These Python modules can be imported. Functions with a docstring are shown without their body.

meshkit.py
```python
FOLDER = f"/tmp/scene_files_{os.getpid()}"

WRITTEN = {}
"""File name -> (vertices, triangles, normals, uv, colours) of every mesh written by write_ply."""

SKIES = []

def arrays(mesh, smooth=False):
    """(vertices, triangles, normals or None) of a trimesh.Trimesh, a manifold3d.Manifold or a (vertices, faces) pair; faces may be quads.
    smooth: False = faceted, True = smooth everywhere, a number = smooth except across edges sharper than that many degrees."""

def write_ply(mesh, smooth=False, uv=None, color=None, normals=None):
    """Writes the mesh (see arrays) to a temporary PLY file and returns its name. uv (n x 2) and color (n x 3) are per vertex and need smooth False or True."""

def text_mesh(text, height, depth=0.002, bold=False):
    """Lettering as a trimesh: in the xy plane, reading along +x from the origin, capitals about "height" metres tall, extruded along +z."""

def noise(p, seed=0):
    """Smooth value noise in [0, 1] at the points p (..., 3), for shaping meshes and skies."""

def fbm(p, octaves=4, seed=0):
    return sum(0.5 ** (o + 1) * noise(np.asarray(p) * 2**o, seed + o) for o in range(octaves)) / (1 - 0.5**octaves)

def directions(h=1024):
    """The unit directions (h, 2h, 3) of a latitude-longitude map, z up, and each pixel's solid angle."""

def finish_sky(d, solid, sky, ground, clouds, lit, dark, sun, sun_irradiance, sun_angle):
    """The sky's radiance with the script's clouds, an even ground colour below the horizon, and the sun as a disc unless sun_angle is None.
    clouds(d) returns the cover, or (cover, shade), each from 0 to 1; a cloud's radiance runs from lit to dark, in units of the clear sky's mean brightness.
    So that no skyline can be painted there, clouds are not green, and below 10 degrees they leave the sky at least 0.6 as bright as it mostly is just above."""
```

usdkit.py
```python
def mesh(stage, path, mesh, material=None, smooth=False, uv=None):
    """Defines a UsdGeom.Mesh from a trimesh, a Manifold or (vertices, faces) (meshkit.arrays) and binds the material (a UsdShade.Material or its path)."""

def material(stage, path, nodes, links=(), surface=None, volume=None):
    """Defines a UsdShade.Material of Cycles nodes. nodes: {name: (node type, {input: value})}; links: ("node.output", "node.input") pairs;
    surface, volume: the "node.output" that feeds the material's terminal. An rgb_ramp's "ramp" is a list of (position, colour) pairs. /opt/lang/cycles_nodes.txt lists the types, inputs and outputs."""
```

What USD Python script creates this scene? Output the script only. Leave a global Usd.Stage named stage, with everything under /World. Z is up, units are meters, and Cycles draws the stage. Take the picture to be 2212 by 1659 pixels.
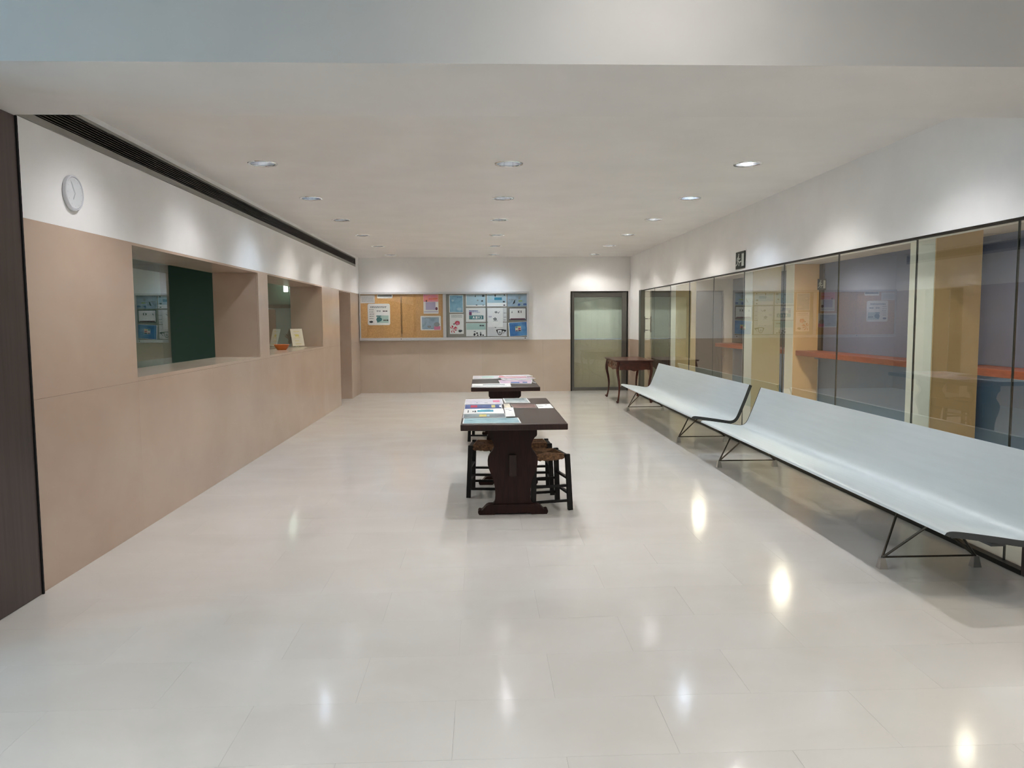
import math, random
import numpy as np
import trimesh
import usdkit, meshkit
from pxr import Usd, UsdGeom, UsdLux, Gf, Sdf
from shapely.geometry import Polygon, Point, box as sbox
from shapely import affinity

stage = Usd.Stage.CreateInMemory()
UsdGeom.SetStageUpAxis(stage, UsdGeom.Tokens.z)
UsdGeom.SetStageMetersPerUnit(stage, 1.0)
W_ = UsdGeom.Xform.Define(stage, '/World')
stage.SetDefaultPrim(W_.GetPrim())
UsdGeom.Scope.Define(stage, '/World/Looks')

# ------------------------------------------------------------------ camera, exposure, light levels
FPX, YAW, PITCH, ROLL = 1652.7, 0.0384, 0.0827, -0.0068
EXPOSURE = 3.20
LAMP = 58.0            # side of the compact lamps in the room downlights
BEAM = 335.0           # downward beam of their frosted end
HALL_LAMP = 4.4       # lamps of the hall behind the camera, added ones included
CORRIDOR_LAMP = 12.0    # square lamps of the corridor behind the glass
def make_camera():
    cy, sy, cp, sp = math.cos(YAW), math.sin(YAW), math.cos(PITCH), math.sin(PITCH)
    f = np.array([sy * cp, cy * cp, -sp]); r = np.array([cy, -sy, 0.0]); u = np.cross(r, f)
    cr, sr = math.cos(ROLL), math.sin(ROLL)
    r, u = cr * r + sr * u, -sr * r + cr * u
    cam = UsdGeom.Camera.Define(stage, '/World/Camera')
    cam.CreateHorizontalApertureAttr(36.0); cam.CreateVerticalApertureAttr(27.0)
    cam.CreateFocalLengthAttr(36.0 * FPX / 2212.0)
    cam.CreateClippingRangeAttr(Gf.Vec2f(0.05, 200))
    cam.CreateExposureAttr(EXPOSURE)
    m = Gf.Matrix4d(r[0], r[1], r[2], 0, u[0], u[1], u[2], 0, -f[0], -f[1], -f[2], 0, 0, 0, 1.5, 1)
    cam.AddTransformOp().Set(m)
make_camera()
dome = UsdLux.DomeLight.Define(stage, '/World/night_sky')
dome.CreateIntensityAttr(0.02); dome.CreateColorAttr(Gf.Vec3f(0.45, 0.55, 0.9))

# ------------------------------------------------------------------ naming and parenting helpers
used = {}
def numbered(parent, name):
    k = (str(parent), name); n = used.get(k, -1) + 1; used[k] = n
    return f'{parent}/{name}' + (f'_{n:03d}' if n else '')
def put(prim, **kw):
    for k, v in kw.items():
        if v is not None: prim.SetCustomDataByKey(k, v)
def thing(name, label=None, cat=None, loc=(0, 0, 0), rotz=0.0, group=None, kind=None):
    x = UsdGeom.Xform.Define(stage, numbered('/World', name))
    x.AddTranslateOp().Set(Gf.Vec3d(*loc))
    if rotz: x.AddRotateZOp().Set(rotz)
    put(x.GetPrim(), label=label, category=cat, group=group, kind=kind)
    return str(x.GetPath())
def part(parent, name, mesh, mat, smooth=False, label=None, kind=None):
    if isinstance(mesh, (list, tuple)) and len(mesh) and isinstance(mesh[0], trimesh.Trimesh): mesh = trimesh.util.concatenate(mesh)
    m = usdkit.mesh(stage, numbered(parent, name), mesh, MAT[mat], smooth)
    put(m.GetPrim(), label=label, kind=kind)
    return str(m.GetPath())
def single(name, mesh, mat, label=None, cat=None, group=None, kind=None, smooth=False, loc=(0, 0, 0), rotz=0.0):
    if isinstance(mesh, (list, tuple)): mesh = trimesh.util.concatenate(mesh)
    m = usdkit.mesh(stage, numbered('/World', name), mesh, MAT[mat], smooth)
    m.AddTranslateOp().Set(Gf.Vec3d(*loc))
    if rotz: m.AddRotateZOp().Set(rotz)
    put(m.GetPrim(), label=label, category=cat, group=group, kind=kind)
    return str(m.GetPath())

# ------------------------------------------------------------------ mesh helpers
def bx(x0, x1, y0, y1, z0, z1, b=0.0):
    x0, x1 = sorted((x0, x1)); y0, y1 = sorted((y0, y1)); z0, z1 = sorted((z0, z1))
    if b <= 0:
        m = trimesh.creation.box(extents=(x1 - x0, y1 - y0, z1 - z0)); m.apply_translation(((x0 + x1) / 2, (y0 + y1) / 2, (z0 + z1) / 2)); return m
    b = min(b, 0.45 * min(x1 - x0, y1 - y0, z1 - z0)); P = []
    for X, sx in ((x0, 1), (x1, -1)):
        for Y, sy in ((y0, 1), (y1, -1)):
            for Z, sz in ((z0, 1), (z1, -1)):
                P += [(X + sx * b, Y + sy * b, Z), (X + sx * b, Y, Z + sz * b), (X, Y + sy * b, Z + sz * b)]
    return trimesh.Trimesh(P).convex_hull
def hull(P): return trimesh.Trimesh(np.array(P, float)).convex_hull
def extrude(poly, h, z=0.0):
    """shapely polygon in xy extruded along +z"""
    if isinstance(poly, (list, tuple, np.ndarray)): poly = Polygon(poly)
    gs = getattr(poly, 'geoms', [poly])
    m = trimesh.util.concatenate([trimesh.creation.extrude_polygon(g, h, engine='earcut') for g in gs]); m.apply_translation((0, 0, z)); return m
def xz(m, y=0.0):
    """mesh drawn in xy with depth +z -> drawn in xz, depth towards +y"""
    m = m.copy(); v = m.vertices.copy(); m.vertices = np.c_[v[:, 0], y + v[:, 2], v[:, 1]]; m.invert(); return m
def yz(m, x=0.0):
    """mesh drawn in xy with depth +z -> drawn in yz (x->y, y->z), depth towards +x"""
    m = m.copy(); v = m.vertices.copy(); m.vertices = np.c_[x + v[:, 2], v[:, 0], v[:, 1]]; return m
def lathe(prof, n=32, loc=(0, 0, 0)):
    m = trimesh.creation.revolve(np.array(prof, float), sections=n); m.apply_translation(loc); return m
def tube(a, b, r, r2=None, n=10):
    a, b = np.array(a, float), np.array(b, float); d = b - a; L = np.linalg.norm(d)
    r2 = r if r2 is None else r2
    m = trimesh.creation.revolve([(0, 0), (r, 0), (r2, L), (0, L)], sections=n)
    m.apply_transform(trimesh.geometry.align_vectors([0, 0, 1], d / L)); m.apply_translation(a); return m
def bar(a, b, w, d, w2=None, d2=None, up=(1, 0, 0)):
    """rectangular tapering bar from a to b; w along 'up' direction, d across"""
    a, b = np.array(a, float), np.array(b, float); t = (b - a) / np.linalg.norm(b - a)
    u = np.array(up, float); u = u - t * (u @ t); u /= np.linalg.norm(u); v = np.cross(t, u)
    w2 = w if w2 is None else w2; d2 = d if d2 is None else d2; P = []
    for c, ww, dd in ((a, w, d), (b, w2, d2)):
        for s in (-1, 1):
            for q in (-1, 1): P.append(c + u * s * ww / 2 + v * q * dd / 2)
    return hull(P)
def sweep(pts, radii, n=12, squash=1.0):
    """round tube through points with a radius at each (for cabriole legs)"""
    pts = np.array(pts, float); V = []; F = []
    for i, p in enumerate(pts):
        for k in range(n):
            a = 2 * math.pi * k / n; V.append((p[0] + radii[i] * math.cos(a), p[1] + radii[i] * math.sin(a) * squash, p[2]))
    for i in range(len(pts) - 1):
        for k in range(n):
            a, b = i * n + k, i * n + (k + 1) % n; F += [(a, b, b + n), (a, b + n, a + n)]
    c0, c1 = len(V), len(V) + 1; V += [tuple(pts[0]), tuple(pts[-1])]; L = (len(pts) - 1) * n
    for k in range(n): F += [(c0, (k + 1) % n, k), (c1, L + k, L + (k + 1) % n)]
    m = trimesh.Trimesh(V, F, process=False); trimesh.repair.fix_normals(m); return m

# ------------------------------------------------------------------ materials
MAT = {}
def lin(c):
    c = np.array(c, float) / 255.0; return np.where(c <= 0.04045, c / 12.92, ((c + 0.055) / 1.055) ** 2.4)
def plain(name, rgb, rough=0.5, metallic=0.0, **kw):
    MAT[name] = usdkit.material(stage, '/World/Looks/' + name, {'p': ('principled_bsdf', {'base_color': lin(rgb), 'roughness': rough, 'metallic': metallic, **kw})}, surface='p.BSDF')
def noisy(name, a, b, scale, rough=0.5, stretch=(1, 1, 1), metallic=0.0, bump=0.0, detail=4, lo=0.35, hi=0.65, distortion=0.0, vary=0.0, coords='object', **kw):
    n = {'tc': ('texture_coordinate', {}), 'mp': ('mapping', {'scale': stretch}), 'n': ('noise_texture', {'scale': scale, 'detail': detail, 'distortion': distortion}),
         'r': ('rgb_ramp', {'ramp': [(0, lin(a)), (lo, lin(a)), (hi, lin(b)), (1, lin(b))]}),
         'p': ('principled_bsdf', {'roughness': rough, 'metallic': metallic, **kw})}
    l = [('tc.object', 'mp.vector'), ('mp.vector', 'n.vector'), ('n.fac', 'r.fac')]
    if coords == 'position':
        n['g'] = ('geometry', {}); l[0] = ('g.position', 'mp.vector')
    last = 'r.color'
    if vary:
        n['oi'] = ('object_info', {}); n['mr'] = ('map_range', {'from_min': 0.0, 'from_max': 1.0, 'to_min': 1 - vary, 'to_max': 1 + vary * .6})
        n['hv'] = ('hsv', {}); l += [('oi.random', 'mr.value'), ('mr.result', 'hv.value'), (last, 'hv.color')]; last = 'hv.color'
    l.append((last, 'p.base_color'))
    if bump:
        n['b'] = ('bump', {'strength': bump, 'distance': 0.002}); l += [('n.fac', 'b.height'), ('b.normal', 'p.normal')]
    MAT[name] = usdkit.material(stage, '/World/Looks/' + name, n, l, surface='p.BSDF')
def picture(name, stops, scale, stretch=(1, 1, 1), rough=0.35, detail=3, seed=0.0):
    """printed colour picture: blotches of the given colours"""
    n = {'tc': ('texture_coordinate', {}), 'mp': ('mapping', {'scale': stretch, 'location': (seed, seed * 1.7, 0)}), 'n': ('noise_texture', {'scale': scale, 'detail': detail, 'roughness': 0.6}),
         'r': ('rgb_ramp', {'ramp': [(p, lin(c)) for p, c in stops]}), 'p': ('principled_bsdf', {'roughness': rough})}
    MAT[name] = usdkit.material(stage, '/World/Looks/' + name, n, [('tc.object', 'mp.vector'), ('mp.vector', 'n.vector'), ('n.fac', 'r.fac'), ('r.color', 'p.base_color')], surface='p.BSDF')
def glow(name, rgb, strength):
    MAT[name] = usdkit.material(stage, '/World/Looks/' + name, {'e': ('emission', {'color': rgb, 'strength': strength})}, surface='e.emission')
def pane(name, tint, ior=1.5, rough=0.0):
    """sheet of glass: both faces' reflection taken at the face the ray enters, so that light passes straight on"""
    n = {'f': ('fresnel', {'IOR': ior}), 'g': ('geometry', {}), 'd': ('math', {'math_type': 'add', 'value2': 1.0}), 't2': ('math', {'math_type': 'multiply', 'value2': 2.0}),
         'q': ('math', {'math_type': 'divide'}), 'nb': ('math', {'math_type': 'subtract', 'value1': 1.0}), 'k': ('math', {'math_type': 'multiply'}),
         't': ('transparent_bsdf', {'color': tint}), 's': ('glossy_bsdf', {'color': (1, 1, 1), 'roughness': rough}), 'm': ('mix_closure', {})}
    l = [('f.fac', 'd.value1'), ('f.fac', 't2.value1'), ('t2.value', 'q.value1'), ('d.value', 'q.value2'), ('g.backfacing', 'nb.value2'), ('q.value', 'k.value1'), ('nb.value', 'k.value2'),
         ('k.value', 'm.fac'), ('t.BSDF', 'm.closure1'), ('s.BSDF', 'm.closure2')]
    MAT[name] = usdkit.material(stage, '/World/Looks/' + name, n, l, surface='m.closure')

noisy('plaster', (242, 240, 237), (238, 236, 233), 3.0, 0.75, coords='position', detail=5)
noisy('ceiling_paint', (234, 229, 224), (229, 224, 219), 2.0, 0.8, coords='position', detail=5)
for i, (a, b) in enumerate([((211, 207, 201), (206, 201, 194)), ((212, 208, 202), (207, 202, 195)), ((210, 206, 200), (205, 200, 193))]):
    noisy(f'floor_stone_{i}', a, b, 1.8, 0.13, (0.8, 1.2, 1), detail=7, coords='position', distortion=0.6)
plain('grout', (198, 190, 179), 0.7)
for i, (a, b) in enumerate([((199, 176, 157), (194, 170, 151)), ((200, 178, 159), (195, 172, 153)), ((198, 175, 156), (193, 168, 149))]):
    noisy(f'wall_stone_{i}', a, b, 1.7, 0.16, (1, 1, 1), detail=7, coords='position', distortion=0.5)
for i, (a, b) in enumerate([((204, 186, 167), (199, 180, 161)), ((206, 188, 169), (201, 182, 163)), ((202, 184, 164), (197, 178, 158))]):
    noisy(f'back_stone_{i}', a, b, 1.7, 0.2, (1, 1, 1), detail=7, coords='position', distortion=0.5)
noisy('dark_metal', (92, 80, 77), (84, 73, 70), 40, 0.35, (1, 1, 0.05), metallic=0.6)
plain('steel', (120, 118, 112), 0.32, 0.85)
plain('reflector_metal', (168, 170, 173), 0.22, 1.0)
plain('chrome', (225, 226, 226), 0.14, 1.0)
plain('dark_channel', (52, 48, 42), 0.4, 0.6)
plain('silicone', (46, 52, 46), 0.5)
plain('grille_trim', (150, 147, 139), 0.5, 0.3)
plain('grille_slat', (78, 69, 62), 0.45, 0.4)
plain('grille_void', (22, 19, 17), 0.9)
pane('partition_glass', (0.96, 0.98, 0.95))
pane('door_glass', (0.94, 0.985, 0.95))
pane('office_glass', (0.80, 0.90, 0.86))
pane('cabinet_glass', (0.985, 0.99, 0.985))
noisy('aluminium_seat', (208, 217, 220), (204, 213, 216), 30, 0.42, (1, 0.05, 1), metallic=0.3)
plain('seat_edge', (72, 76, 78), 0.45, 0.5)
plain('rod_steel', (96, 88, 78), 0.3, 0.9)
plain('foot_metal', (186, 183, 178), 0.35, 0.8)
noisy('oak_dark', (54, 28, 18), (39, 20, 13), 14, 0.36, (6, 0.6, 1), detail=5, bump=0.1)
noisy('oak_pedestal', (52, 24, 16), (37, 17, 11), 10, 0.5, (6, 1, 0.7), detail=5, bump=0.1, specular_ior_level=0.3)
noisy('ebonised_wood', (28, 24, 20), (20, 17, 14), 30, 0.5, (4, 4, 0.5), detail=3, specular_ior_level=0.3)
noisy('rush_weave', (156, 114, 80), (100, 72, 50), 60, 0.85, (1, 5, 1), detail=4, bump=0.6)
noisy('mahogany', (84, 37, 24), (62, 26, 17), 10, 0.28, (1, 5, 5), detail=4)
noisy('mahogany_light', (120, 74, 50), (98, 58, 38), 10, 0.3, (1, 5, 5), detail=4)
plain('brass_dark', (74, 56, 32), 0.4, 0.8)
noisy('cork', (222, 176, 114), (206, 159, 98), 55, 0.85, detail=6, bump=0.15)
plain('felt_grey', (150, 144, 132), 0.9)
plain('cabinet_aluminium', (204, 203, 202), 0.45, 0.3)
plain('clock_rim', (206, 206, 210), 0.4)
plain('clock_face', (214, 216, 218), 0.35)
plain('clock_hand', (186, 190, 192), 0.5)
plain('sign_dark', (44, 50, 43), 0.5)
plain('sign_white', (196, 200, 190), 0.5)
plain('orange_plastic', (214, 112, 48), 0.4)
plain('column_paint', (244, 242, 234), 0.7)
plain('corridor_wall', (206, 202, 196), 0.8)
plain('corridor_grey', (104, 116, 150), 0.75)
plain('cream_warm_light', (216, 198, 152), 0.5)  # paler warm light put into the colour of the further column fronts
plain('ochre_warm_light', (236, 198, 146), 0.5)  # warm corridor light put into the colour of column and pier fronts
plain('corridor_blind', (150, 148, 164), 0.8)
plain('lower_panel', (112, 145, 184), 0.35)
plain('night_glass', (18, 26, 30), 0.08)
plain('dark_door', (38, 46, 46), 0.35)
noisy('ledge_wood', (150, 70, 42), (130, 56, 32), 8, 0.4, (6, 1, 6))
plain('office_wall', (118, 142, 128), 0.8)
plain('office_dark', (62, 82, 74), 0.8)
plain('dark_leaf', (46, 60, 44), 0.5)
plain('office_brown', (158, 112, 70), 0.6)
plain('office_grey', (206, 220, 226), 0.5)
noisy('door_wood', (120, 88, 62), (104, 75, 52), 8, 0.45, (4, 4, 0.5))
def beam(name, rgb, strength):
    """frosted disc that shines mostly straight down"""
    n = {'g': ('geometry', {}), 'd': ('normal', {'direction': (0, 0, -1)}), 'w': ('math', {'math_type': 'power', 'value2': 4.5, 'use_clamp': True}), 'm': ('math', {'math_type': 'multiply', 'value2': strength}), 'e': ('emission', {'color': rgb})}
    MAT[name] = usdkit.material(stage, '/World/Looks/' + name, n, [('g.incoming', 'd.normal'), ('d.dot', 'w.value1'), ('w.value', 'm.value1'), ('m.value', 'e.strength')], surface='e.emission')
for nm, c in (('warm', (1.0, 0.985, 0.955)), ('white', (0.98, 0.985, 1.02)), ('cool', (0.78, 0.93, 1.10))):
    glow('lamp_' + nm, c, LAMP); beam('disc_' + nm, c, BEAM)
    glow('lamp_bright_' + nm, c, LAMP * 3.0)
glow('hall_lamp', (1.0, 0.97, 0.93), HALL_LAMP)
beam('added_hall_beam', (1.0, 0.985, 0.97), HALL_LAMP * 5.6)  # for unseen hall lamps added to light the near floor
glow('corridor_lamp', (1.0, 0.89, 0.72), CORRIDOR_LAMP)
glow('lit_window', (0.9, 1.0, 0.98), 0.22)
glow('added_office_glow', (0.85, 1.0, 0.92), 6.0)  # glow of the lamp added inside the office
glow('office_lamp', (0.95, 1.0, 0.9), 2.2)
for nm, c in dict(paper_white=(244, 244, 242), paper_cream=(228, 218, 196), paper_grey=(222, 222, 222), ink_grey=(150, 154, 156), ink_dark=(40, 48, 54), ink_black=(22, 22, 24), ink_teal=(62, 132, 138), ink_magenta=(126, 42, 104),
                  ink_pink=(226, 130, 166), ink_red=(206, 44, 70), ink_orange=(232, 120, 84), ink_green=(104, 160, 140), ink_lime=(164, 190, 96), ink_cyan=(36, 142, 176), ink_wine=(104, 40, 66),
                  ink_blue=(70, 106, 170), ink_yellow=(222, 206, 120), ink_skyblue=(178, 206, 218), ink_mint=(184, 214, 206), ink_lilac=(186, 178, 206)).items():
    plain(nm, c, 0.45)
picture('print_sky', [(0.3, (96, 150, 186)), (0.5, (130, 180, 206)), (0.7, (150, 196, 214))], 8)
picture('print_ocean', [(0.3, (60, 110, 130)), (0.45, (136, 180, 192)), (0.6, (178, 208, 212)), (0.75, (120, 160, 170))], 9, (1, 2.5, 1))
picture('print_grey', [(0.35, (96, 106, 112)), (0.5, (128, 142, 146)), (0.65, (150, 164, 168))], 9, seed=3)
picture('print_blue', [(0.3, (34, 56, 120)), (0.5, (58, 84, 150)), (0.7, (90, 130, 186))], 12, seed=5)
picture('print_whale', [(0.3, (22, 120, 160)), (0.5, (40, 160, 190)), (0.7, (70, 190, 190))], 14, seed=7)
picture('print_pink', [(0.3, (214, 168, 190)), (0.5, (224, 200, 212)), (0.65, (150, 120, 190))], 9, (1, 2, 1), seed=2)
picture('print_redgrey', [(0.3, (86, 78, 74)), (0.5, (128, 92, 84)), (0.62, (150, 120, 112)), (0.8, (206, 204, 200))], 8, seed=4)
picture('print_pale', [(0.35, (196, 190, 204)), (0.5, (222, 222, 226)), (0.65, (206, 196, 208))], 10, seed=9)
picture('print_mist', [(0.3, (120, 132, 134)), (0.5, (170, 184, 186)), (0.65, (210, 216, 214))], 7, (1, 2.4, 1), seed=8)
picture('print_blue_poster', [(0.3, (34, 96, 176)), (0.5, (60, 130, 196)), (0.7, (110, 170, 214))], 5, seed=6)
picture('print_lightblue', [(0.3, (130, 156, 176)), (0.5, (170, 192, 206)), (0.7, (150, 176, 200))], 6, seed=11)
picture('print_rose', [(0.3, (226, 120, 160)), (0.5, (236, 150, 170)), (0.65, (240, 150, 120))], 9, (1, 1, 2), seed=12)

# ------------------------------------------------------------------ the setting
XR, YB, HC, HG, HD, HDB = 3.13, 16.14, 2.822, 2.08, 2.072, 1.095
Y0 = 4.235              # where the bulkhead over the entrance ends and the room's ceiling begins
YF = 3.39               # front of the bulkhead
rng = random.Random(7)

# floor: stone slabs, joints 1.5 mm
SW, SD, J = 0.79, 0.412, 0.0003
flo = thing('floor', 'polished beige stone floor of large rectangular slabs', None, kind='structure')
part(flo, 'grout_bed', bx(-5.2, 6.65, -4.2, 16.3, -0.08, -0.0035), 'grout')
far_m = [[], [], []]
row0 = 2.513 - 20 * SD
for k in range(60):
    ya, yb = row0 + k * SD, row0 + (k + 1) * SD
    if ya < -4.2 or ya > 16.2: continue
    off = -0.119 if k % 2 == 0 else 0.276
    i = -8
    while off + i * SW < 5.4:
        xa, xb = max(off + i * SW, -5.2), min(off + (i + 1) * SW, 5.38); i += 1
        if xb - xa < 0.05: continue
        near = 2.0 < ya + SD and ya < 9.9 and xb > -2.6 and xa < 3.2
        m = bx(xa + J, xb - J, ya + J, min(yb, 16.28) - J, -0.03, 0.0)
        v = rng.randrange(3)
        if near: part(flo, 'slab', m, f'floor_stone_{v}')
        else: far_m[v].append(m)
for v in range(3): part(flo, 'stone_paving', far_m[v], f'floor_stone_{v}', kind='stuff')

# ceiling with round openings for the downlights
LX = (-1.82, 0.24, 2.285)
LY = (4.83, 6.60, 8.43, 10.2, 12.0, 13.74, 15.52)
RC = 0.112
pl = sbox(-3.1, Y0 - 0.02, XR + 0.2, YB + 0.2)
for x in LX:
    for y in LY: pl = pl.difference(Point(x, y).buffer(RC, 24))
single('ceiling', extrude(pl, 0.03, HC), 'ceiling_paint', 'plain white plaster ceiling', kind='structure')
single('ceiling_void', bx(-3.1, XR + 0.2, Y0, YB + 0.2, HC + 0.34, HC + 0.38), 'ceiling_paint', 'slab above the plaster ceiling', kind='structure')
# bulkhead over the entrance
bulk = [bx(-5.2, 5.4, YF, Y0, 2.6, 3.3)]
single('trim_1', bulk, 'ceiling_paint', 'white bulkhead across the entrance', kind='structure')

# left wall
TH = 0.43
wl = thing('wall_left', 'left wall with beige stone dado and white plaster above', None, (-2.468, Y0, 0), TH, kind='structure')
def Ly(y): return y - Y0
N1, N2, DR = (5.59, 8.73), (9.13, 12.30), (13.80, 15.02)   # two counter windows and the door recess (along y)
SILL = 1.112
GZ0, GZ1 = 2.608, 2.785                                 # slot of the long air grille
DEP = 0.50
part(wl, 'plaster', [bx(-DEP, 0, 0, 11.92, HD, GZ0), bx(-DEP, 0, 0, 11.92, GZ1, HC), bx(-DEP, -0.12, 0, 11.92, GZ0, GZ1), bx(-0.12, 0, Ly(15.75), 11.92, GZ0, GZ1)], 'plaster')
part(wl, 'core', [bx(-DEP, -0.022, 0, Ly(DR[0]), 0, SILL - 0.03), bx(-DEP, -0.022, 0, Ly(N1[0]) - 0.022, SILL - 0.03, HD), bx(-DEP, -0.022, Ly(N1[1]) + 0.022, Ly(N2[0]) - 0.022, SILL - 0.03, HD),
                  bx(-DEP, -0.022, Ly(N2[1]) + 0.022, Ly(DR[0]) - 0.022, SILL - 0.03, HD), bx(-DEP, -0.022, Ly(DR[1]) + 0.022, 11.92, 0, HD)], 'grout')
def wpanel(y0, y1, z0, z1):
    g = 0.0005
    part(wl, 'stone_panel', bx(-0.021, 0, Ly(y0) + g, Ly(y1) - g, z0 + g, z1 - g), f'wall_stone_{rng.randrange(3)}')
lo_j = [Y0, 5.59, 7.16, 8.73, 9.13, 10.71, 12.30, DR[0]]
for a, b in zip(lo_j[:-1], lo_j[1:]):
    wpanel(a, b, 0.0, SILL - 0.03)
    if (a, b) in ((Y0, 5.59), (8.73, 9.13), (12.30, DR[0])): wpanel(a, b, SILL - 0.03, HD)
wpanel(DR[1], YB, 0, SILL - 0.03); wpanel(DR[1], YB, SILL - 0.03, HD)
for (a, b) in (N1, N2):
    for q in range(2):
        c0, c1 = a + q * (b - a) / 2, a + (q + 1) * (b - a) / 2
        part(wl, 'window_sill', bx(-DEP, 0.0, Ly(c0) + 0.001, Ly(c1) - 0.001, SILL - 0.029, SILL), f'wall_stone_{q}')
        part(wl, 'lintel_slab', bx(-DEP, -0.001, Ly(c0) + 0.001, Ly(c1) - 0.001, HD - 0.02, HD - 0.0005), f'wall_stone_{q+1}')
    part(wl, 'reveal_slab', bx(-DEP, -0.0225, Ly(a) - 0.02, Ly(a), SILL, HD - 0.021), 'wall_stone_0')
    part(wl, 'reveal_slab', bx(-DEP, -0.0225, Ly(b), Ly(b) + 0.02, SILL, HD - 0.021), 'wall_stone_2')
part(wl, 'reveal_slab', bx(-DEP, -0.0225, Ly(DR[0]) - 0.02, Ly(DR[0]), 0, HD - 0.001), 'wall_stone_1')
part(wl, 'reveal_slab', bx(-DEP, -0.0225, Ly(DR[1]), Ly(DR[1]) + 0.02, 0, HD - 0.001), 'wall_stone_0')
part(wl, 'lintel_slab', bx(-DEP, -0.001, Ly(DR[0]), Ly(DR[1]), HD - 0.02, HD - 0.0005), 'wall_stone_1')
# dark metal lining of the opening at the far left
tr = thing('trim_2', 'dark brown metal lining at the left side of the entrance', None, kind='structure')
part(tr, 'metal_panel', bx(-2.60, -2.458, YF, Y0 + 0.01, 0, 2.6, 0.004), 'dark_metal')
part(tr, 'edge_strip', bx(-2.60, -2.452, Y0 + 0.0105, Y0 + 0.022, 0, 2.6), 'grille_void')  # black strip painted in for the shadow line beside the panel edge
tr = thing('trim_3', 'dark brown metal lining at the right side of the entrance', None, kind='structure')
part(tr, 'metal_panel', bx(XR - 0.01, XR + 0.15, YF, Y0 + 0.0, 0, 2.6, 0.004), 'dark_metal')

# counter windows in the left wall: glass at the back of the deep openings
for n, (a, b) in enumerate((N1, N2)):
    w = thing(f'window_{n+1}', ('near' if n == 0 else 'far') + ' counter window set deep in the left wall', None, (-2.468, Y0, 0), TH, kind='structure')
    x = -DEP - 0.012
    mid = (a + b) / 2
    part(w, 'glass_pane', bx(x, x + 0.008, Ly(a) - 0.015, Ly(mid) + (0.35 if n == 0 else 0.03), SILL, HD - 0.02), 'office_glass')
    if n == 0: part(w, 'glass_pane', bx(x - 0.02, x - 0.012, Ly(a) - 0.015, Ly(mid) + 0.2, SILL, HD - 0.02), 'office_glass')
    else: part(w, 'glass_pane', bx(x, x + 0.008, Ly(mid) + 0.034, Ly(b) + 0.015, SILL, HD - 0.02), 'office_glass')
# reception office behind the counter windows
off = thing('wall_office', 'walls of the office behind the counter windows', None, (-2.468, Y0, 0), TH, kind='structure')
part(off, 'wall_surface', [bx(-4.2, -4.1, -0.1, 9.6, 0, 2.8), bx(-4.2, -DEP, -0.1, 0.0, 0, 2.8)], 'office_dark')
part(off, 'end_wall', bx(-4.2, -DEP, 9.46, 9.56, 0, 2.8), 'office_wall')
part(off, 'office_ceiling', bx(-4.2, -DEP, 0, 9.5, 2.5, 2.6), 'office_wall')
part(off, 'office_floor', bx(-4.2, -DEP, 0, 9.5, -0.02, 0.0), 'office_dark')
cup = thing('cupboard', 'brown and grey cupboard under a dark rail, seen through the far counter window', 'cupboard', (-3.42, 13.3, 0))
part(cup, 'carcass', bx(-0.6, 0.42, 0, 0.35, 0, 1.74), 'office_grey')
part(cup, 'door', bx(-0.6, -0.11, -0.02, 0.0, 0.03, 1.72), 'office_brown')
part(cup, 'door', bx(-0.10, 0.42, -0.02, 0.0, 0.03, 1.72), 'office_grey')
part(cup, 'top_rail', bx(-0.62, 0.13, -0.04, 0.36, 1.742, 1.80), 'dark_channel')
lt = thing('wall_lamp', 'small bright wall lamp at the top of the far counter window', 'lamp', (-3.40, 13.55, 2.08))
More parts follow.
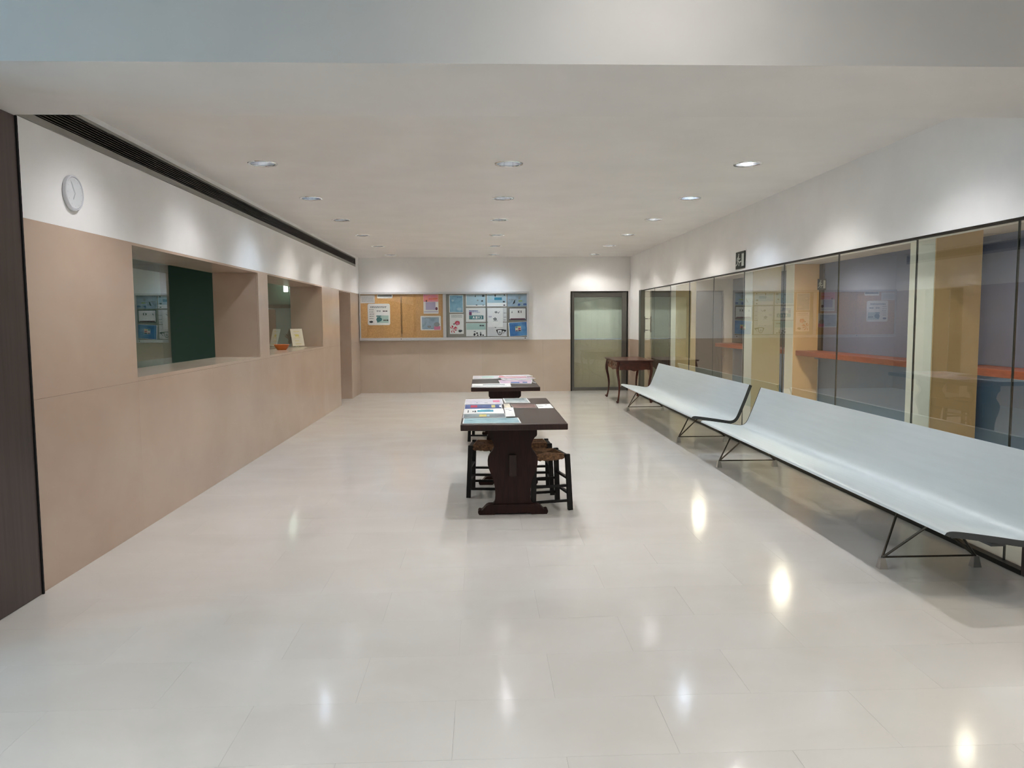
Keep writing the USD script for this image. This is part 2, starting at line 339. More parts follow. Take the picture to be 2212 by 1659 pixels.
part(lt, 'diffuser', bx(-0.035, 0.035, -0.06, -0.01, -0.06, 0.07, 0.01), 'office_lamp')
part(lt, 'bracket', bx(-0.02, 0.02, -0.01, 0.03, -0.04, 0.05), 'steel')
ol = thing('office_light', 'unseen dim ceiling light added to brighten the office behind the counter windows', 'ceiling light', (-4.9, 8.6, 2.5))
part(ol, 'diffuser', bx(-.3, .3, -.3, .3, -.03, -.002), 'added_office_glow')  # unseen lamp added to lift the dark office interior
pt = thing('potted_plant', 'dark leafy plant behind the far counter window, left of the leaning card', 'plant', (-3.12, 12.55, 1.0))
leaf = []
r2 = random.Random(3)
for k in range(26):
    a, t = r2.uniform(0, 6.28), r2.uniform(0.3, 1.2); L = r2.uniform(0.08, 0.17)
    base = np.array([0, 0, 0.12 + r2.uniform(0, 0.14)]); d = np.array([math.cos(a) * math.sin(t), math.sin(a) * math.sin(t), math.cos(t)]); s = np.array([-math.sin(a), math.cos(a), 0])
    leaf.append(hull([base, base + d * L, base + d * L * .5 + s * .022, base + d * L * .5 - s * .022, base + d * L * .5 + np.array([0, 0, .006])]))
part(pt, 'foliage', leaf, 'dark_leaf', kind='stuff')
part(pt, 'pot', lathe([(0, 0), (0.06, 0), (0.075, 0.14), (0.066, 0.14), (0.06, 0.02), (0, 0.02)], 20), 'office_grey', 30)
single('counter', bx(-0.55, 0.0, 0.0, 8.6, 0.96, 1.0, 0.004), 'office_brown', 'brown office desk top behind the counter windows', 'counter', loc=(-3.07, 4.4, 0), rotz=TH)
# door in the recess
d2 = thing('door_2', 'brown wooden door at the back of the recess in the left wall', None, (-2.468, Y0, 0), TH, kind='structure')
part(d2, 'leaf', bx(-DEP - 0.045, -DEP - 0.005, Ly(DR[0]) + 0.003, Ly(DR[1]) - 0.003, 0.005, HD - 0.004), 'door_wood')
part(d2, 'handle', [tube((-DEP - 0.005, Ly(DR[0]) + 0.08, 1.02), (-DEP + 0.05, Ly(DR[0]) + 0.08, 1.02), 0.009), tube((-DEP + 0.045, Ly(DR[0]) + 0.07, 1.02), (-DEP + 0.045, Ly(DR[0]) + 0.2, 1.02), 0.009)], 'steel')
# long air grille
ag = thing('air_grille', 'long dark slatted air grille along the top of the left wall', 'air vent', (-2.468, Y0, 0), TH)
ye = Ly(15.75)
part(ag, 'backing', bx(-0.118, -0.10, 0.0, ye, GZ0 + 0.001, GZ1 - 0.001), 'grille_void')
part(ag, 'lower_trim', bx(-0.06, 0.004, 0.0, ye - 0.002, GZ0 + 0.001, GZ0 + 0.044, 0.002), 'grille_trim')
part(ag, 'upper_trim', bx(-0.06, 0.004, 0.0, ye - 0.002, GZ1 - 0.020, GZ1 - 0.001, 0.002), 'grille_trim')
part(ag, 'end_trim', bx(-0.06, 0.004, ye - 0.03, ye - 0.002, GZ0 + 0.0445, GZ1 - 0.0205), 'grille_slat')
for k in range(7):
    z = GZ0 + 0.053 + k * 0.0150
    part(ag, 'slat', hull([(-0.05, 0, z + .004), (-0.05, 0, z + .007), (-0.003, 0, z), (-0.003, 0, z + .004), (-0.05, ye - .031, z + .004), (-0.05, ye - .031, z + .007), (-0.003, ye - .031, z), (-0.003, ye - .031, z + .004)]), 'grille_slat')
for k in range(19): part(ag, 'crossbar', bx(-0.062, -0.051, 0.25 + k * 0.6, 0.262 + k * 0.6, GZ0 + 0.0445, GZ1 - 0.0205), 'grille_slat')

# back wall, with the opening of the glass door
DX0, DX1, DH = 1.868, 3.085, 2.105
wb = thing('wall_back', 'far end wall, white plaster over a beige stone dado', None, kind='structure')
part(wb, 'plaster', [bx(-3.0, DX0, YB, YB + 0.18, HDB, HC), bx(DX0, XR + 0.2, YB, YB + 0.18, DH, HC), bx(DX1, XR + 0.2, YB, YB + 0.18, HDB, DH), bx(DX0 - 0.3, DX1 + .3, YB + 0.19, YB + 0.28, HDB, HC)], 'plaster')
part(wb, 'core', [bx(-3.0, DX0, YB + 0.021, YB + 0.18, 0, HDB), bx(DX1, XR + 0.2, YB + 0.021, YB + 0.18, 0, HDB)], 'grout')
bj = [-2.62, -1.32, -0.02, 1.28, DX0]
for k, (a, b) in enumerate(zip(bj[:-1], bj[1:])): part(wb, 'stone_panel', bx(a + .001, b - .001, YB, YB + 0.02, 0, HDB - .001), f'back_stone_{k % 3}')
part(wb, 'stone_panel', bx(DX1 + .001, XR + .1, YB, YB + 0.02, 0, HDB - .001), 'back_stone_1')
part(wb, 'stone_panel', bx(DX0 - 0.3, DX1 + .3, YB + 0.182, YB + 0.28, 0, HDB - .01), 'back_stone_2')
# glass door
d1 = thing('door_1', 'tinted glass door in a steel frame at the right of the end wall', None, kind='structure')
f = 0.022
part(d1, 'frame', [bx(DX0 + .001, DX0 + f, YB - 0.02, YB + 0.12, 0, DH - .001), bx(DX1 - f, DX1 - .001, YB - 0.02, YB + 0.12, 0, DH - .001), bx(DX0 + f, DX1 - f, YB - 0.02, YB + 0.12, DH - f, DH - .001)], 'dark_channel')
s = 0.055
part(d1, 'stile', bx(DX0 + f + .003, DX0 + f + s, YB + 0.005, YB + 0.05, 0.008, DH - f - .003, .002), 'steel')
part(d1, 'stile', bx(DX1 - f - s - .05, DX1 - f - .003, YB + 0.005, YB + 0.05, 0.008, DH - f - .003, .002), 'steel')
part(d1, 'top_rail', bx(DX0 + f + s + .001, DX1 - f - s - .051, YB + 0.005, YB + 0.05, DH - f - .105, DH - f - .003, .002), 'steel')
part(d1, 'bottom_rail', bx(DX0 + f + s + .001, DX1 - f - s - .051, YB + 0.005, YB + 0.05, 0.008, 0.075, .002), 'steel')
part(d1, 'glass_pane', bx(DX0 + f + s + .001, DX1 - f - s - .051, YB + 0.022, YB + 0.03, 0.076, DH - f - .106), 'door_glass')

# right wall: plaster over the glass partition, solid stub at the far end
PJ = [Y0 + .005, 4.42, 5.475, 6.69, 7.915, 9.13, 10.34, 11.56, 12.74, 13.92, 14.93]
wr = thing('wall_right', 'white plaster wall above the glass partition on the right', None, kind='structure')
part(wr, 'plaster', [bx(XR, XR + 0.2, Y0, YB, HG, HC), bx(XR, XR + 0.2, 15.12, YB, HDB, HG)], 'plaster')
part(wr, 'stone_panel', bx(XR, XR + 0.2, 15.12, YB - 0.001, 0, HDB - .001), 'wall_stone_0')
gp = thing('window_3', 'full-height frameless glass partition along the right side', None, kind='structure')
part(gp, 'top_channel', bx(XR + 0.002, XR + 0.04, Y0, 14.93, HG - 0.016, HG - .001), 'dark_channel')
part(gp, 'floor_channel', bx(XR - 0.012, XR + 0.04, Y0, 14.93, 0.001, 0.03), 'dark_channel')
part(gp, 'end_post', bx(XR - 0.025, XR + 0.06, 14.935, 15.115, 0.001, HG - .001, .003), 'steel')
for a, b in zip(PJ[:-1], PJ[1:]):
    part(gp, 'glass_pane', bx(XR + 0.015, XR + 0.025, a + .004, b - .004, 0.031, HG - 0.017), 'partition_glass')
for y in PJ[1:-1]: part(gp, 'seam', bx(XR + 0.014, XR + 0.026, y - .0035, y + .0035, 0.031, HG - 0.017), 'silicone')
part(gp, 'handle', [tube((XR - .045, 14.48, 1.26), (XR - .045, 14.48, 1.56), .012), tube((XR - .045, 14.48, 1.30), (XR + .0145, 14.48, 1.30), .007), tube((XR - .045, 14.48, 1.52), (XR + .0145, 14.48, 1.52), .007)], 'steel', 30)

# corridor behind the partition
CX, CH = 5.32, 2.35
single('ceiling_corridor', bx(XR + 0.2, CX + .3, 0.5, 16.4, CH, CH + 0.1), 'corridor_wall', 'low ceiling of the corridor behind the glass', kind='structure')
cw = thing('wall_corridor', 'outer wall of the corridor behind the glass', None, kind='structure')
part(cw, 'end_wall', bx(XR + .2, CX + .3, YB, YB + .2, HDB, CH), 'corridor_wall')
part(cw, 'end_dado', bx(XR + .2, CX + .3, YB - .001, YB + .2, 0, HDB - .001), 'back_stone_0')
part(cw, 'near_wall', bx(XR + .2, CX + .3, 0.4, 0.6, 0, CH), 'corridor_wall')
part(cw, 'upper_wall', [bx(CX, CX + .2, 0.6, 11.9, 1.0, CH)], 'corridor_grey')
part(cw, 'lower_wall', bx(CX + 0.02, CX + .2, 0.6, YB, 0, 1.0), 'lower_panel')
w4 = thing('window_4', 'dark night window at the far end of the corridor', None, kind='structure')
part(w4, 'glass_pane', bx(CX, CX + .05, 12.25, YB - .01, 1.0, CH - .01), 'night_glass')
part(w4, 'frame', bx(CX - .03, CX, 11.77, 11.895, 1.0, CH - .005), 'dark_channel')
for y in (4.0, 7.9, 11.9):
    c = thing('pier', 'pier on the outer wall of the corridor', None, (4.90, y, 0), kind='structure')
    part(c, 'shaft', bx(0, .42 if y > 9 else .32, .012, .34, 0, CH - .001, .004), 'column_paint')
    part(c, 'front_panel', bx(.001, .40 if y > 9 else .319, 0, .0118, 0, CH - .001, .002), 'ochre_warm_light')  # thin sheet whose ochre stands for warm lamp light on the pier
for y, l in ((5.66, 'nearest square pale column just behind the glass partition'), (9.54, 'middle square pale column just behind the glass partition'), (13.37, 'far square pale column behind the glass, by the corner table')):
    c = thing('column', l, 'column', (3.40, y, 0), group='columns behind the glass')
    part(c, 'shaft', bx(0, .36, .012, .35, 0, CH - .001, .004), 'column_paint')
    part(c, 'front_panel', bx(.001, .359, 0, .0118, 0, CH - .001, .002), 'ochre_warm_light' if y < 8 else 'cream_warm_light', label='front face coloured ochre for warm lamp light' if y < 8 else None)  # thin sheet coloured as if warm lamps lit this side of the column
for a, b, l in ((4.36, 7.88, 'orange-brown wooden ledge right of the nearest column behind the glass'), (8.26, 11.88, 'orange-brown wooden ledge between the near and middle columns behind the glass'), (12.26, YB - .08, 'orange-brown wooden ledge under the dark corridor window')):
    lg = thing('window_ledge', l, 'ledge', group='wooden ledges behind the glass')
    part(lg, 'board', bx(4.93, CX - .001, a, b, 0.925, 1.0, .006), 'ledge_wood')
    part(lg, 'apron', bx(CX - .08, CX - .001, a, b, 0.87, 0.924), 'lower_panel')
for x0, x1, l in ((3.585, 3.965, 'narrow dark door at the corridor end behind the glass'), (4.53, 5.10, 'wider dark door at the corridor end behind the glass')):
    dd = thing('corridor_door', l, 'door')
    part(dd, 'leaf', bx(x0 + .03, x1 - .03, YB - .05, YB - .012, 0.01, 2.07), 'dark_door')
    part(dd, 'frame', [bx(x0, x0 + .029, YB - .06, YB - .002, 0, 2.1), bx(x1 - .029, x1, YB - .06, YB - .002, 0, 2.1), bx(x0, x1, YB - .06, YB - .002, 2.071, 2.1)], 'dark_channel')
for y, l in ((2.4, 'near'), (6.45, 'second'), (10.5, 'third'), (14.6, 'far')):
    sl = thing('square_ceiling_light', f'{l} square warm ceiling light of the corridor', 'ceiling light', (4.16, y, CH), group='square corridor lights')
    part(sl, 'frame', [bx(-.17, .17, -.17, -.155, -.03, -.001), bx(-.17, .17, .155, .17, -.03, -.001), bx(-.17, -.155, -.155, .155, -.03, -.001), bx(.155, .17, -.155, .155, -.03, -.001)], 'steel')
    part(sl, 'diffuser', bx(-.15, .15, -.15, .15, -.02, -.002), 'corridor_lamp')

# hall behind the camera (only its light reaches the picture)
hw = thing('wall_hall', 'walls of the entrance hall behind the camera', None, kind='structure')
part(hw, 'plaster', [bx(-5.3, -5.2, -4.2, YF, 0, 3.3), bx(6.6, 6.7, -4.2, YF, 0, 3.3), bx(-5.3, 6.7, -4.3, -4.2, 0, 3.3), bx(-5.2, -2.61, YF, YF + .2, 0, 2.6), bx(XR + .16, 6.6, YF, YF + .2, 0, 3.3)], 'plaster')
single('ceiling_hall', bx(-5.3, 6.7, -4.3, YF, 3.3, 3.4), 'ceiling_paint', 'ceiling of the hall behind the camera', kind='structure')
w5 = thing('window_5', 'window of the hall behind the camera, left', None, kind='structure')
part(w5, 'frame', bx(-5.2, -5.17, 0.3, 2.7, 0.8, 2.9), 'steel')
w6 = thing('window_6', 'small lit window of the hall behind the camera, mirrored in the glass door', None, kind='structure')
part(w6, 'lit_pane', bx(5.6, 6.05, -4.198, -4.18, 1.32, 2.28), 'lit_window')
part(w6, 'frame', [bx(5.56, 5.599, -4.199, -4.16, 1.28, 2.32), bx(6.051, 6.09, -4.199, -4.16, 1.28, 2.32), bx(5.6, 6.05, -4.199, -4.16, 2.281, 2.32), bx(5.6, 6.05, -4.199, -4.16, 1.28, 1.319)], 'steel')

# ------------------------------------------------------------------ downlights
def can(t, lamp, r=RC, z=0.0, depth=0.12, zl=0.050, bright=False):
    lm = 'lamp_bright_' if bright else 'lamp_'
    part(t, 'rim', lathe([(r - .012, z + .0), (r - .010, z - .005), (r + .006, z - .006), (r + .010, z - .0005), (r - .002, z - .0002), (r - .012, z + .0)], 40), 'chrome', 40)
    part(t, 'reflector', lathe([(r - .013, z + .001), (r - .018, z + .03), (r - .032, z + .075), (r - .05, z + depth), (0.0, z + depth), (0.0, z + depth + .004), (r - .046, z + depth + .004), (r - .028, z + .076), (r - .014, z + .03), (r - .0095, z + .001), (r - .013, z + .001)], 40), 'reflector_metal', 40)
    part(t, 'lamp', lathe([(0, z + zl + .0015), (.0279, z + zl + .0015), (.0279, z + zl + .030), (0, z + zl + .030)], 28), lm + lamp, 30)
    part(t, 'lens', lathe([(0, z + zl), (.028, z + zl), (.028, z + zl + .0013), (0, z + zl + .0013)], 28), 'disc_' + lamp)
    part(t, 'lamp_holder', lathe([(0, z + zl + .0302), (.034, z + zl + .0302), (.034, z + depth - .001), (0, z + depth - .001)], 24), 'cabinet_aluminium', 30)
ROWN = ('left', 'middle', 'right'); ORD = ('first', 'second', 'third', 'fourth', 'fifth', 'sixth', 'seventh')
TONE = [['white', 'white', 'cool', 'warm', 'warm', 'warm', 'white'], ['white', 'white', 'white', 'warm', 'warm', 'white', 'cool'], ['white', 'warm', 'cool', 'warm', 'warm', 'warm', 'warm']]
for i, x in enumerate(LX):
    for j, y in enumerate(LY):
        lab = (f'recessed round chrome downlight in the {ROWN[i]} ceiling row, {ORD[j-1]} visible from the front' if j else f'recessed round chrome downlight of the {ROWN[i]} ceiling row, just behind the bulkhead')
        t = thing('downlight', lab, 'ceiling light', (x, y, HC), rotz=rng.uniform(-40, 40), group='recessed ceiling downlights')
        can(t, TONE[i][j], zl=.042 if i == 2 else .050, bright=i == 2)
for x, y, l in ((0.72, 2.62, 'middle'), (2.7, 1.7, 'right'), (-1.5, 1.7, 'left'), (0.7, 1.1, 'added_rear')):  # all but the middle one are added to brighten the near floor
    t = thing('hall_light', f'{l} round surface ceiling light of the hall behind the camera', 'ceiling light', (x, y, 3.3))
    part(t, 'rim', lathe([(.15, -.05), (.165, -.05), (.165, -.001), (.15, -.001), (.15, -.05)], 32), 'chrome', 40)
    part(t, 'diffuser', lathe([(0, -.045), (.149, -.045), (.149, -.03), (0, -.03)], 32), 'hall_lamp' if l == 'middle' else 'added_hall_beam')
rl = UsdLux.RectLight.Define(stage, '/World/hall_window_daylight')
rl.CreateWidthAttr(2.2); rl.CreateHeightAttr(2.0); rl.CreateIntensityAttr(0.5); rl.CreateColorAttr(Gf.Vec3f(0.40, 0.74, 1.0))
rl.AddTranslateOp().Set(Gf.Vec3d(-5.1, 1.5, 1.9)); rl.AddRotateXYZOp().Set(Gf.Vec3f(0, -90, 0))

# ------------------------------------------------------------------ trestle tables
def mirror_outline(half):
    """half: [(z, half width)] from top to bottom -> closed outline in x,z"""
    r = [(w, z) for z, w in half]; return r + [(-w, z) for z, w in reversed(half)]
PED = [(.683, .19), (.625, .19), (.612, .187), (.60, .172), (.58, .158), (.55, .147), (.525, .144), (.50, .156), (.475, .176), (.45, .189), (.42, .194), (.39, .193), (.355, .184), (.32, .171), (.28, .155), (.24, .144), (.20, .138), (.15, .136), (.115, .138), (.095, .145), (.08, .158)]
FOOT = [(.0795, .165), (.078, .19), (.07, .207), (.055, .222), (.04, .235), (.034, .245), (.038, .255), (.036, .266), (.026, .272), (.012, .27), (0.0, .262), (0.0, .145), (.011, .135)]
def trestle(cx, cy, ln, label):
    t = thing('trestle_table', label, 'table', (cx, cy, 0))
    h = ln / 2
    part(t, 'tabletop', bx(-.39, .39, -h, h, .706, .752, .004), 'oak_dark')
    for sy in (-1, 1):
        y = sy * (h - .375)
        pd = part(t, 'pedestal', xz(extrude(mirror_outline(PED), .05), y - .025), 'oak_pedestal')
        part(t, 'foot', xz(extrude(mirror_outline(FOOT), .085), y - .0425), 'oak_pedestal')
        part(t, 'batten', bx(-.30, .30, y - .04, y + .04, .6835, .7055, .004), 'oak_dark')
        part(t, 'tenon_wedge', bx(-.028, .028, y + sy * .0255, y + sy * .05, .30, .47, .004), 'oak_dark')
    part(t, 'stretcher', bx(-.02, .02, -h + .401, h - .401, .33, .44, .003), 'oak_pedestal')
trestle(.226, 6.415, 1.84, 'dark carved oak trestle table in front, with magazines along its left side')
trestle(.258, 9.50, 1.84, 'dark oak trestle table behind the front one, with pink papers on it')

def stool(cx, cy, rot, w, d, label):
    t = thing('rush_stool', label, 'stool', (cx, cy, 0), rot, group='black rush-seated stools')
    zt, sp = .445, .018
    for sx in (-1, 1):
        for sy in (-1, 1):
            part(t, 'leg', bar((sx * (w / 2 + sp), sy * (d / 2 + sp), 0), (sx * w / 2, sy * d / 2, zt), .036, .036, .034, .034), 'ebonised_wood')
    for sy in (-1, 1):
        for z in (.075, .195): 
            e = sp * (1 - z / zt); part(t, 'rail', bar((-w / 2 - e + .019, sy * (d / 2 + e), z), (w / 2 + e - .019, sy * (d / 2 + e), z), .018, .022, up=(0, 0, 1)), 'ebonised_wood')
    for sx in (-1, 1):
        for z in (.13, .25):
            e = sp * (1 - z / zt); part(t, 'rail', bar((sx * (w / 2 + e), -d / 2 - e + .019, z), (sx * (w / 2 + e), d / 2 + e - .019, z), .018, .022, up=(0, 0, 1)), 'ebonised_wood')
    # seat: woven rush dipping to the middle, bulging below
    n = 15; V = []; F = []
    r = random.Random(int(cx * 1000) + 11)
    for face in (1, 0):
        for i in range(n):
            for j in range(n):
                u, v = i / (n - 1) * 2 - 1, j / (n - 1) * 2 - 1
                x, y = u * (w / 2 - .018), v * (d / 2 - .018)
                edge = max(abs(u), abs(v)); puff = (1 - edge ** 3)
                z = (.443 - .012 * puff + .003 * r.uniform(-1, 1)) if face else (.405 - .022 * puff + .006 * r.uniform(-1, 1))
                V.append((x, y, z))
    A = n * n
    for i in range(n - 1):
        for j in range(n - 1):
            a = i * n + j; b = a + n
            F += [(a, b, b + 1), (a, b + 1, a + 1), (A + a, A + b + 1, A + b), (A + a, A + a + 1, A + b + 1)]
    ring = [i * n for i in range(n)] + [(n - 1) * n + j for j in range(1, n)] + [i * n + n - 1 for i in range(n - 2, -1, -1)] + [j for j in range(n - 2, 0, -1)]
    for a, b in zip(ring, ring[1:] + ring[:1]): F += [(a, A + a, A + b), (a, A + b, b)]
    m = trimesh.Trimesh(V, F, process=False); trimesh.repair.fix_normals(m)
    st = part(t, 'seat', m, 'rush_weave')
    strands = []
    for k in range(9):
        q = (k + 1) / 10
        for s in (-1, 1):
            strands.append(tube((-(w / 2 - .02) * q, s * (d / 2 - .018) * 1.0 * 1, .446), ((w / 2 - .02) * q, s * (d / 2 - .018), .446), .004, n=6) if k == 8 else tube((-(w / 2 - .02) * q, s * (d / 2 - .02) * q, .439 + .006 * q), ((w / 2 - .02) * q, s * (d / 2 - .02) * q, .439 + .006 * q), .0035, n=6))
            strands.append(tube((s * (w / 2 - .02) * q, -(d / 2 - .02) * q, .439 + .006 * q), (s * (w / 2 - .02) * q, (d / 2 - .02) * q, .439 + .006 * q), .0035, n=6))
    part(st, 'rush_strands', strands, 'rush_weave', kind='stuff')
    for sx in (-1, 1): part(t, 'seat_rail', bx(sx * (w / 2 - .019), sx * (w / 2 + .019), -d / 2 + .0185, d / 2 - .0185, .415, .436, .003), 'ebonised_wood')
stool(.500, 6.086, 12, .27, .30, 'black wooden stool with brown rush seat at the right front of the front table')
stool(.432, 6.625, 2, .27, .26, 'black rush stool behind another stool, right side of the front table')
stool(.030, 6.58, -6, .25, .30, 'black rush stool at the left side of the front table')
stool(-.01, 9.68, -6, .25, .42, 'black stool half hidden behind the front table, left of the rear table')

# ------------------------------------------------------------------ papers and magazines on the tables
TZ = .752
def quad_slab(q, z0, z1):
    return hull([(x, y, z) for x, y in q for z in (z0, z1)])
def lerp(q, u, v):
    q = [np.array(p, float) for p in q]      # q: near-left, near-right, far-right, far-left
    return tuple((q[0] * (1 - u) + q[1] * u) * (1 - v) + (q[3] * (1 - u) + q[2] * u) * v)
def paper(name, label, cat, q, z, th, base, cover=None, marks=(), group=None, inset=.02):
    t = thing(name, label, cat, (0, 0, 0), group=group)
    part(t, 'pages', quad_slab(q, z, z + th), base)
    zz = z + th
    if cover:
        a = inset; qq = [lerp(q, a, a), lerp(q, 1 - a, a), lerp(q, 1 - a, 1 - a), lerp(q, a, 1 - a)]
        part(t, 'cover_print', quad_slab(qq, zz, zz + .0004), cover); zz += .0004
    for nm, c, rects in marks:
        for u0, v0, u1, v1 in rects: part(t, nm, quad_slab([lerp(q, u0, v0), lerp(q, u1, v0), lerp(q, u1, v1), lerp(q, u0, v1)], zz, zz + .0004), c)
    return zz
def R(x0, x1, y0, y1, sk=0.0): return [(x0, y0), (x1, y0 + sk), (x1, y1 + sk), (x0, y1)]
G = 'magazines and papers on the front table'
paper('magazine', 'pale blue landscape-picture magazine at the near left corner of the front table', 'magazine', [(-.150, 5.535), (.278, 5.535), (.270, 5.835), (-.150, 5.83)], TZ + .0005, .004, 'paper_white', 'print_ocean', group=G)
paper('magazine', 'grey-blue magazine with a yellow picture, second from the near left corner', 'magazine', R(-.157, .178, 5.845, 6.085, .01), TZ + .0005, .005, 'paper_grey', 'print_grey', [('picture', 'ink_yellow', [(.38, .25, .55, .8)]), ('caption', 'ink_skyblue', [(.56, .3, .62, .7)])], group=G)
paper('magazine', 'white magazine with a turquoise whale-like picture on the front table', 'magazine', R(-.159, .172, 6.10, 6.44, .012), TZ + .0005, .005, 'paper_white', None, [('picture', 'print_whale', [(.34, .35, .74, .72), (.42, .72, .66, .82)]), ('title', 'ink_dark', [(.10, .25, .125, .7), (.22, .35, .25, .55), (.27, .3, .31, .6)])], group=G)
paper('magazine', 'deep blue magazine with red and yellow pictures on the front table', 'magazine', R(-.160, .165, 6.455, 6.77, .008), TZ + .0005, .005, 'paper_white', 'print_blue', [('picture', 'ink_red', [(.16, .25, .34, .8)]), ('picture', 'ink_yellow', [(.72, .2, .82, .85)]), ('caption', 'paper_white', [(.93, .3, .99, .7)])], group=G)
paper('magazine', 'white magazine with faint pink pictures at the far left of the front table', 'magazine', R(-.163, .182, 6.80, 7.26, .012), TZ + .0005, .005, 'paper_white', 'print_pale', [('picture', 'ink_pink', [(.74, .3, .92, .7)]), ('caption', 'ink_grey', [(.3, .2, .34, .3), (.52, .18, .6, .26)])], group=G)
paper('magazine', 'magazine with a misty grey landscape at the far middle of the front table', 'magazine', [(.200, 6.895), (.432, 6.90), (.420, 7.315), (.190, 7.30)], TZ + .0005, .005, 'paper_white', 'print_mist', [('picture', 'print_grey', [(.06, .55, .86, .96)])], group=G, inset=.05)
paper('magazine', 'dark reddish photo magazine lying in the middle of the front table', 'magazine', [(.262, 6.49), (.462, 6.495), (.460, 6.775), (.245, 6.77)], TZ + .0005, .004, 'paper_grey', 'print_redgrey', group=G)
paper('leaflet', 'small white leaflet at the right edge of the front table', 'leaflet', [(.472, 6.47), (.604, 6.48), (.602, 6.80), (.470, 6.785)], TZ + .0005, .0015, 'paper_white', None, [('printed_mark', 'ink_grey', [(.6, .7, .72, .82)]), ('printed_text', 'ink_grey', [(.1, .3, .4, .32), (.1, .4, .4, .42)])], group=G)
paper('leaflet', 'long white leaflet lying across the other magazines on the front table', 'leaflet', [(.176, 5.86), (.250, 5.87), (.257, 6.48), (.178, 6.47)], TZ + .009, .0015, 'paper_white', None, [('printed_mark', 'ink_grey', [(.45, .62, .75, .68)]), ('printed_text', 'ink_grey', [(.15, .78, .6, .80), (.15, .83, .6, .85)])], group=G)
paper('leaflet', 'white folded leaflet tucked between the blue and the red magazines', 'leaflet', [(.183, 6.50), (.240, 6.50), (.236, 6.79), (.186, 6.79)], TZ + .0062, .002, 'paper_cream', None, [('printed_text', 'ink_grey', [(.2, .6, .8, .63), (.2, .7, .7, .73)])], group=G)
G2 = 'papers on the rear table'
paper('magazine', 'white and pale green magazine at the far left of the rear table', 'magazine', [(-.128, 9.78), (.262, 9.80), (.268, 10.38), (-.128, 10.36)], TZ + .0005, .006, 'paper_white', 'print_pale', [('picture', 'ink_mint', [(.3, .3, .7, .75)])], group=G2)
paper('magazine', 'white newspaper at the near left corner of the rear table', 'newspaper', [(-.124, 8.60), (.322, 8.60), (.326, 9.02), (-.124, 9.02)], TZ + .0005, .006, 'paper_white', None, [('picture', 'print_grey', [(.28, .5, .85, .75)]), ('printed_text', 'ink_grey', [(.05, .4, .9, .42), (.05, .3, .9, .32)])], group=G2)
paper('magazine', 'pink and violet magazine spread on the middle of the rear table', 'magazine', [(.205, 9.05), (.575, 8.99), (.62, 9.50), (.195, 9.60)], TZ + .0005, .006, 'paper_white', 'print_pink', [('picture', 'ink_blue', [(.35, .06, .62, .4), (.72, .1, .86, .5)])], group=G2)
for k, (dx, dy, a) in enumerate(((0, 0, 6), (.03, .1, 14), (-.04, .22, -3), (.02, .33, 9))):
    c, s_ = math.cos(math.radians(a)), math.sin(math.radians(a))
    q = [(.44 + dx + c * u - s_ * v, 9.62 + dy + s_ * u + c * v) for u, v in ((-.2, -.13), (.17, -.13), (.17, .13), (-.2, .13))]
    paper('brochure', ('lowest', 'second', 'third', 'top')[k] + ' pale pink brochure of the fanned pile on the rear table', 'brochure', q, TZ + .0075 + .0065 * k, .006, 'paper_white', ('print_pale', 'print_pink', 'print_rose', 'print_pale')[k], group=G2)
single('pen', tube((.60, 9.25, TZ + .0055), (.632, 9.08, TZ + .0055), .005, n=8), 'paper_white', 'thin white pen at the right edge of the rear table', 'pen')

# ------------------------------------------------------------------ console table in the corner
ct = thing('console_table', 'small reddish mahogany table with curved cabriole legs in the right corner', 'table', (2.735, 14.26, 0))
hw_, hl = .315, .62
def top_outline(w, l, k):
    P = []
    for i in range(13):
        u = i / 12; P.append((-w + 2 * w * u, -l - k * math.sin(math.pi * u) * .3))
    for i in range(1, 13):
        u = i / 12; P.append((w + k * math.sin(math.pi * 3 * u) * .25, -l + 2 * l * u))
    for i in range(1, 13):
        u = i / 12; P.append((w - 2 * w * u, l + k * math.sin(math.pi * u) * .3))
    for i in range(1, 12):
        u = i / 12; P.append((-w - k * math.sin(math.pi * 3 * u) * .25, l - 2 * l * u))
    return Polygon(P).buffer(0.012).buffer(-.004)
part(ct, 'tabletop', [extrude(top_outline(hw_ + .012, hl + .012, .05), .012, .748), extrude(top_outline(hw_ + .022, hl + .022, .05), .014, .760)], 'mahogany')
def apron_outline(L):
    P = [(-L, .745), (L, .745)]
    for i in range(25):
        u = 1 - 2 * i / 24; z = .60 - .022 * math.cos(u * math.pi * 1.0) ** 2 * (1 if abs(u) < .5 else 0) - .004 * math.cos(u * math.pi * 4)
        P.append((L * u, z))
    return P
part(ct, 'apron', xz(extrude(apron_outline(.268), .02), -hl + .02), 'mahogany')
part(ct, 'apron', xz(extrude(apron_outline(.268), .02), hl - .04), 'mahogany')
part(ct, 'apron', yz(extrude(apron_outline(.575), .02), hw_ - .04), 'mahogany')
part(ct, 'apron', yz(extrude(apron_outline(.575), .02), -hw_ + .02), 'mahogany_light')
for sy in (-1, 1):
    dr = part(ct, 'drawer', bx(-hw_ + .008, -hw_ + .0195, sy * .29 - .25, sy * .29 + .25, .63, .735, .003), 'mahogany_light')
    for q in (-.13, .13): part(dr, 'handle', [bx(-hw_ + .004, -hw_ + .0078, sy * .29 + q - .03, sy * .29 + q + .03, .665, .70), tube((-hw_ + .0, sy * .29 + q - .025, .68), (-hw_ + .0, sy * .29 + q + .025, .68), .005, n=8)], 'brass_dark')
